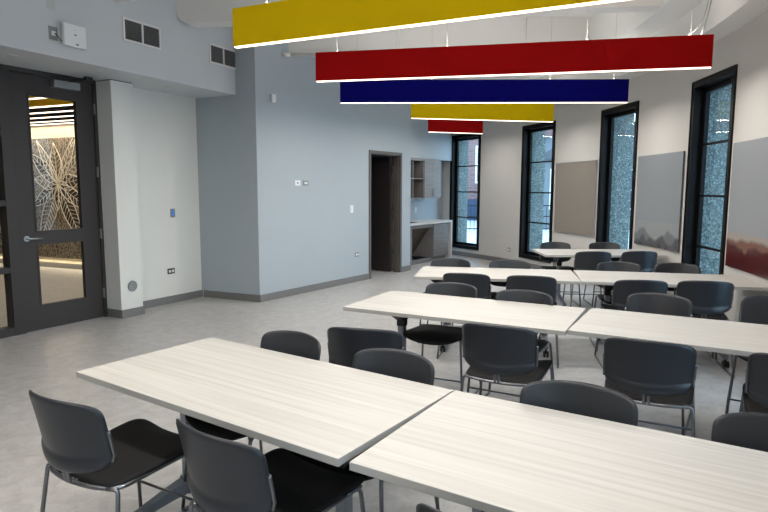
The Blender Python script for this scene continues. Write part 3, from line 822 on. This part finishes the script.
def make_chair():
    t = thing('stacking_chair', 'x', 'chair')
    s = link('seat', shell(seat_fn, 24, 24, .022, 7), 'seat', t)
    b = link('backrest', shell(back_fn, 26, 26, .016, 8), 'back', t)
    for sx in (-1, 1):
        bm = B()
        pts = [back_fn(sx*1.0, v)+Vector((sx*.002, .0, 0)) for v in [-.80+.1*k for k in range(11)]]
        tube(bm, pts, .0062, 8)
        link('side_trim', bm, 'steel', b)
    bm = B(); cyl(bm, (0, -.243, .562), (0, -.274, .562), .008, 12); link('screw_cap', bm, 'blackplastic', b)
    rt = .0085
    # ring under the seat
    pts = [(-.214, .23, .486), (-.210, -.180, .475), (-.12, -.218, .475), (0, -.232, .475), (.12, -.218, .475), (.210, -.180, .475), (.214, .23, .486)]
    bm = B(); tube(bm, bend(pts, .05, 5), rt, 10); link('seat_frame', bm, 'steel', t)
    for sx in (-1, 1):
        bm = B(); tube(bm, bend([(sx*.214, .15, .484), (sx*.216, .225, .486), (sx*.250, .262, .020)], .035, 6), rt, 10); link('leg', bm, 'steel', t)
        bm = B(); tube(bm, bend([(sx*.17, -.200, .475), (sx*.212, -.184, .475), (sx*.250, -.245, .020)], .035, 6), rt, 10); link('leg', bm, 'steel', t)
        bm = B(); tube(bm, bend([(sx*.250, .262, .024), (sx*.250, .263, .0088), (sx*.250, -.246, .0088), (sx*.250, -.245, .024)], .02, 5), rt, 10); link('floor_runner', bm, 'steel', t)
    bm = B(); tube(bm, [(-.238, .248, .20), (.238, .248, .20)], .0065, 8); link('crossbar', bm, 'steel', t)
    bm = B()
    for sx in (-1, 1):
        tube(bm, bend([(sx*.011, -.10, .474), (sx*.011, -.236, .472), (sx*.011, -.248, .535), (sx*.011, -.238, .60)], .02, 5), .008, 8)
    link('back_bracket', bm, 'steel', t)
    return t

g1, g2 = 'chairs with their backs to the camera', 'chairs facing the camera behind the tables'
# (centre of the top edge of the backrest, yaw of the top edge, faces away from the camera?, label)
chairs = [
 (-1.175, 2.085, -29, 1, 'dark grey stacking chair at the far left front, its whole seat and back in view'),
 (-.53, 1.79, -36, 1, 'dark grey stacking chair at bottom, second from the left, pulled under the front table'),
 (.26, 1.27, -32, 1, 'dark chair at the bottom edge, only a corner of its back showing'),
 (-.11, 3.15, -14, 1, 'dark chair back between the two grey chairs behind the front left table'),
 (.64, 3.22, -26, 1, 'dark chair with back to camera at the middle of the second-row left table'),
 (1.34, 2.90, -27, 1, 'dark blue-tinted chair with back to camera, largest one at the second-row right table'),
 (1.915, 2.61, -32, 1, 'dark chair with back to camera cut off by the right edge in the second row'),
 (.74, 5.23, -16, 1, 'dark chair back at third-row left table, the left one of its two near-side chairs'),
 (1.29, 5.09, -16, 1, 'dark chair back at third-row left table, the right one of its two near-side chairs'),
 (2.15, 4.86, -10, 1, 'dark blue chair back at third-row right table, the left one of its two near-side chairs'),
 (2.67, 4.82, -15, 1, 'dark blue chair back at third-row right table, the right one of its two near-side chairs'),
 (2.54, 7.09, -6, 1, 'small dark blue chair back before the farthest table, left one'),
 (3.12, 7.13, -4, 1, 'small dark blue chair back before the farthest table, right one'),
 (-.485, 3.00, -37, 0, 'grey chair facing camera behind the front left table, at its left corner'),
 (.043, 2.66, -31, 0, 'grey chair facing camera behind the front left table, nearer its right end'),
 (.75, 2.20, -27, 0, 'large grey curved chair back facing camera behind the front right table'),
 (1.33, 1.85, -36, 0, 'grey chair facing camera cut off by the right edge at the front right table'),
 (.54, 4.64, -24, 0, 'grey chair facing camera behind second-row left table, its seat visible beneath the top'),
 (1.04, 4.30, -29, 0, 'grey chair facing camera behind second-row left table, just left of table joint'),
 (1.98, 4.17, -33, 0, 'grey chair facing camera behind the second-row right table, nearer the joint'),
 (2.75, 4.05, -32, 0, 'grey chair facing camera behind second-row table, at the right edge of the photo'),
 (.72, 6.30, -14, 0, 'small grey chair facing camera at the left end of the third row'),
 (1.33, 6.17, -10, 0, 'small grey chair facing camera in the third row below the wall outlet'),
 (2.43, 6.03, -12, 0, 'small grey chair facing camera behind third-row right table, left one'),
 (2.98, 5.92, -16, 0, 'small grey chair facing camera behind third-row right table, below the nearest window'),
 (2.42, 8.28, -4, 0, 'farthest grey chair facing camera at the left end of the last table'),
 (3.11, 8.26, -6, 0, 'farthest grey chair facing camera in front of the third window'),
]
c0 = make_chair()
for i, (x, y, a, away, lab) in enumerate(chairs):
    t = c0 if i == 0 else copy_tree(c0)
    ang = math.radians(a + (0 if away else 180))
    fwd = Vector((-math.sin(ang), math.cos(ang)))
    off = .235
    if not away:
        k = 1-.05/math.hypot(x, y); x, y = x*k, y*k
    t.location = (x+fwd.x*off, y+fwd.y*off, 0); t.rotation_euler = (0, 0, ang)
    t['label'] = lab; t['group'] = g1 if away else g2

# ------------------------------------------------------------------ lobby seen through the entry glazing
FM = Fr((-6.902, 11.713), (.919, -.395))
lobby = [FM.p(5.25), FM.p(-6.0), (-15.5, 4.0), (-11.2, -3.3), FD.p(-8.0, .151), FD.p(2.9, .151)]
bm = B(); prism(bm, lobby, -.10, -.0005); struct('floor_lobby', bm, 'floor')
bm = B(); prism(bm, lobby, 2.95, 3.05); struct('ceiling_lobby', bm, 'lobby_wall')
bm = B()
box(bm, -6.0, 5.2, 0, .1, 0, 2.95, mx=FM.mx)
for a, b in (((-15.5, 4.0), FM.p(-6.0)), ((-11.2, -3.3), (-15.5, 4.0)), (FD.p(-8.0, .151), (-11.2, -3.3))):
    f = Fr(a, (b[0]-a[0], b[1]-a[1])); L = math.hypot(b[0]-a[0], b[1]-a[1]); box(bm, 0, L, 0, .1, 0, 2.95, mx=f.mx)
struct('wall_lobby', bm, 'lobby_wall')
bm = B(); box(bm, -3.6, 4.8, -.05, -.0005, .0, .10, mx=FM.mx); struct('baseboard_lobby', bm, 'base')

t = thing('wall_mural', 'sepia leaf-pattern mural behind the glass of the entry door', 'mural', FM.P(.7, -.001, .20), FM.rz)
bm = B(); box(bm, -4.2, 3.6, -.035, 0, 0, 2.31); link('panel', bm, 'mural', t)
def petal(bm_line, bm_dark, cx, cz, ang, L, w, veins=5, fill=False):
    ca, sa = math.cos(ang), math.sin(ang)
    def P(a, b): return (cx+a*ca-b*sa, -.041, cz+a*sa+b*ca)
    def inside(p): return 0.01 < p[2] < 2.30
    n = 18
    for sgn in (-1, 1):
        pts = [P(L*k/n, sgn*w*math.sin(PI*(k/n)**.85)) for k in range(n+1)]
        pts = [p for p in pts if inside(p)]
        if len(pts) > 2: tube(bm_line, pts, .0085, 5)
    pts = [p for p in (P(L*k/6, 0) for k in range(7)) if inside(p)]
    if len(pts) > 2: tube(bm_line, pts, .005, 5)
    for v in range(veins):
        a = L*(.25+.6*v/max(1, veins)); b = w*math.sin(PI*((a/L+.06))**.85)
        for sgn in (-1, 1):
            q = [P(a-.03, 0), P(a+L*.06, sgn*b*.95)]
            if all(inside(p) for p in q): tube(bm_line, q, .005, 5)
    if fill:
        n = 12
        up = [P(L*k/n, .98*w*math.sin(PI*(k/n)**.85)) for k in range(n+1)]; dn = [P(L*k/n, -.98*w*math.sin(PI*(k/n)**.85)) for k in range(n+1)]
        for k in range(n):
            q = [up[k], up[k+1], dn[k+1], dn[k]]
            if all(inside(p) for p in q):
                q = [(p[0], -.0365, p[2]) for p in q]
                vs = [bm_dark.verts.new(p) for p in q]
                try: bm_dark.faces.new(vs)
                except Exception: pass
lb, db = B(), B()
for cx, cz in ((0, 1.42), (-2.3, 1.25), (2.3, 1.5)):
    for ang, L, w, vn, fl in ((95, .80, .16, 6, 0), (10, .62, .15, 4, 1), (170, .66, .14, 4, 0), (-30, .95, .14, 7, 1), (-62, 1.25, .17, 9, 1), (-95, .5, .10, 3, 1), (-118, 1.3, .18, 9, 0), (-150, .85, .13, 5, 1),
                              (40, 1.0, .13, 6, 0), (140, .95, .14, 6, 1), (-5, .28, .07, 0, 1), (182, .3, .07, 0, 1), (60, 1.1, .1, 6, 0), (122, 1.0, .1, 6, 0)):
        petal(lb, db, cx, cz, math.radians(ang), L, w, vn, fl)
bmesh.ops.remove_doubles(db, verts=db.verts, dist=1e-5)
link('petal_line', lb, 'mural_line', t); 
r_ = bmesh.ops.extrude_face_region(db, geom=list(db.faces)); 
for g in r_['geom']:
    if isinstance(g, bmesh.types.BMVert): g.co.y = -.034
link('dark_petal', db, 'mural_dark', t)

# lobby baffles: parallel to the mural, hung under the lobby ceiling
lob = [((-4.266, 7.92), 'yellow'), ((-4.736, 8.779), 'yellow'), ((-5.112, 9.465), 'darkfelt'), ((-5.474, 10.126), 'darkfelt'), ((-5.892, 10.80), 'darkfelt'), ((-6.15, 11.25), 'darkfelt')]
labs = ['yellow lobby baffle light, nearest one behind the entry door glass', 'second yellow lobby baffle light behind the entry door glass', 'first charcoal lobby baffle light beyond the two yellow ones',
        'second charcoal lobby baffle light behind the entry door glass', 'third charcoal lobby baffle light behind the entry door glass', 'farthest charcoal lobby baffle light just before the mural']
for (p, m), lab in zip(lob, labs):
    t = thing('lobby_baffle_light', lab, 'ceiling light', (p[0], p[1], 2.75), FM.rz, 'lobby baffle lights')
    bm = B(); box(bm, -1.6, 1.05, -.03, .03, .012, .18); link('felt_panel', bm, m, t)
    bm = B(); box(bm, -1.59, 1.04, -.02, .02, 0, .012); link('light_strip', bm, 'led', t)
    bm = B(); cyl(bm, (-1.2, 0, .18), (-1.2, 0, .199), .004, 6); cyl(bm, (.7, 0, .18), (.7, 0, .199), .004, 6); link('suspension_cable', bm, 'cable', t)
    ld = bpy.data.lights.new('strip_lamp', 'AREA'); ld.shape = 'RECTANGLE'; ld.size = 2.6; ld.size_y = .04; ld.energy = 9; ld.color = (1, .88, .72)
    lo = bpy.data.objects.new('strip_lamp', ld); C.objects.link(lo); lo.parent = t; lo.location = (-.25, 0, -.003)
# cove light at the foot of the mural wall
ld = bpy.data.lights.new('cove_lamp', 'AREA'); ld.shape = 'RECTANGLE'; ld.size = 7; ld.size_y = .03; ld.energy = 12; ld.color = (1, .85, .60)
lo = bpy.data.objects.new('cove_lamp', ld); C.objects.link(lo); lo.location = FM.P(0, -.075, .16); lo.rotation_euler = (0, 0, FM.rz)
bm = B(); box(bm, -3.6, 4.6, -.10, -.0365, .165, .195, mx=FM.mx); struct('trim_7', bm, 'lobby_wall')

# ------------------------------------------------------------------ outdoors
bm = B(); prism(bm, [(-60, -60), (90, -60), (90, 120), (-60, 120)], -.35, -.151); o = struct('ground', bm, 'snow')
# low brick building
t = thing('brick_building', 'brick building with white-framed windows seen through the far window', 'building', (2.0, 32, -.15))
bm = B(); box(bm, 0, 8.5, 0, 8, 1.15, 6.0); link('brick_wall', bm, 'brick', t)
bm = B(); box(bm, -.02, 8.52, .05, 8, 0, 1.149); link('ground_floor', bm, 'winglass_dark', t)
bm = B(); box(bm, -.2, 8.7, -.2, 8.2, 6.001, 6.3); link('roof_edge', bm, 'roof', t)
for x in (.8, 3.0, 5.4, 7.4):
    bm = B()
    for a in ((x-.1, x+.0, 2.0, 4.0), (x+.8, x+.9, 2.0, 4.0), (x, x+.8, 3.9, 4.0), (x, x+.8, 2.0, 2.1), (x, x+.8, 2.95, 3.03)): box(bm, a[0], a[1], -.06, -.001, a[2], a[3])
    w = link('window', bm, 'plate_white', t)
    bm = B(); box(bm, x, x+.8, -.02, -.0015, 2.1, 3.9); link('pane', bm, 'winglass_dark', w)
t = thing('white_house', 'pale sided house with dark windows seen through the second window', 'building', (6.6, 25.2, -.15))
bm = B(); box(bm, 0, 6, 0, 6, 0, 2.95); link('siding_wall', bm, 'siding', t)
bm = B()
A = [bm.verts.new(p) for p in ((-.3, -.3, 2.95), (6.3, -.3, 2.95), (6.3, 6.3, 2.95), (-.3, 6.3, 2.95), (3, -.3, 5.0), (3, 6.3, 5.0))]
for q in ((0, 1, 4), (1, 2, 5, 4), (2, 3, 5), (3, 0, 4, 5), (0, 3, 2, 1)): bm.faces.new([A[i] for i in q])
link('roof', bm, 'roof', t)
for x in (.5, 1.5, 2.6, 3.8):
    bm = B()
    for a in ((x-.06, x, .9, 2.5), (x+.6, x+.66, .9, 2.5), (x-.06, x+.66, 2.5, 2.56), (x-.06, x+.66, .84, .9), (x, x+.6, 1.66, 1.7)): box(bm, a[0], a[1], -.05, -.001, a[2], a[3])
    w = link('window', bm, 'plate_white', t)
    bm = B(); box(bm, x, x+.6, -.02, -.0015, .9, 2.5); link('pane', bm, 'winglass_dark', w)
t = thing('metal_fence', 'black metal picket fence on snowy ground outside the far windows', 'fence', (2.0, 23.5, -.15))
bm = B()
for k in range(56): box(bm, .16*k-.009, .16*k+.009, -.009, .009, .05, 1.05)
link('picket_row', bm, 'black', t)
for z in (.12, .62, 1.05):
    bm = B(); box(bm, -.05, 9.0, -.02, .02, z-.02, z+.02); link('rail', bm, 'black', t)

# ------------------------------------------------------------------ world, camera
w = bpy.data.worlds.new('World'); S.world = w; w.use_nodes = True
nt = w.node_tree; bg = nt.nodes['Background']
tc = nt.nodes.new('ShaderNodeTexCoord'); sx = nt.nodes.new('ShaderNodeSeparateXYZ'); rp = nt.nodes.new('ShaderNodeValToRGB')
nt.links.new(tc.outputs['Generated'], sx.inputs['Vector']); nt.links.new(sx.outputs['Z'], rp.inputs['Fac'])
e = rp.color_ramp.elements; e[0].position = 0; e[0].color = (.74, .88, 1, 1); e[1].position = .6; e[1].color = (.52, .74, 1, 1)
nt.links.new(rp.outputs['Color'], bg.inputs['Color']); bg.inputs['Strength'].default_value = 5.0

cam = bpy.data.cameras.new('camera'); co = bpy.data.objects.new('camera', cam); C.objects.link(co)
f_px, pitch, roll, Hc = 588.0, math.radians(6.5626), math.radians(.1407), 1.5669
F = Vector((0, math.cos(pitch), -math.sin(pitch))); U = Vector((0, math.sin(pitch), math.cos(pitch))); Rr = Vector((1, 0, 0))
R2 = math.cos(roll)*Rr+math.sin(roll)*U; U2 = -math.sin(roll)*Rr+math.cos(roll)*U
co.matrix_world = Matrix(((R2.x, U2.x, -F.x, 0), (R2.y, U2.y, -F.y, 0), (R2.z, U2.z, -F.z, Hc), (0, 0, 0, 1)))
cam.sensor_width = 36; cam.lens = f_px/768*36; cam.clip_start = .05; cam.clip_end = 300
S.camera = co
S.view_settings.view_transform = 'Standard'; S.view_settings.look = 'None'
S.view_settings.gamma = 1; S.view_settings.use_curve_mapping = False
S.view_settings.exposure = 0.08
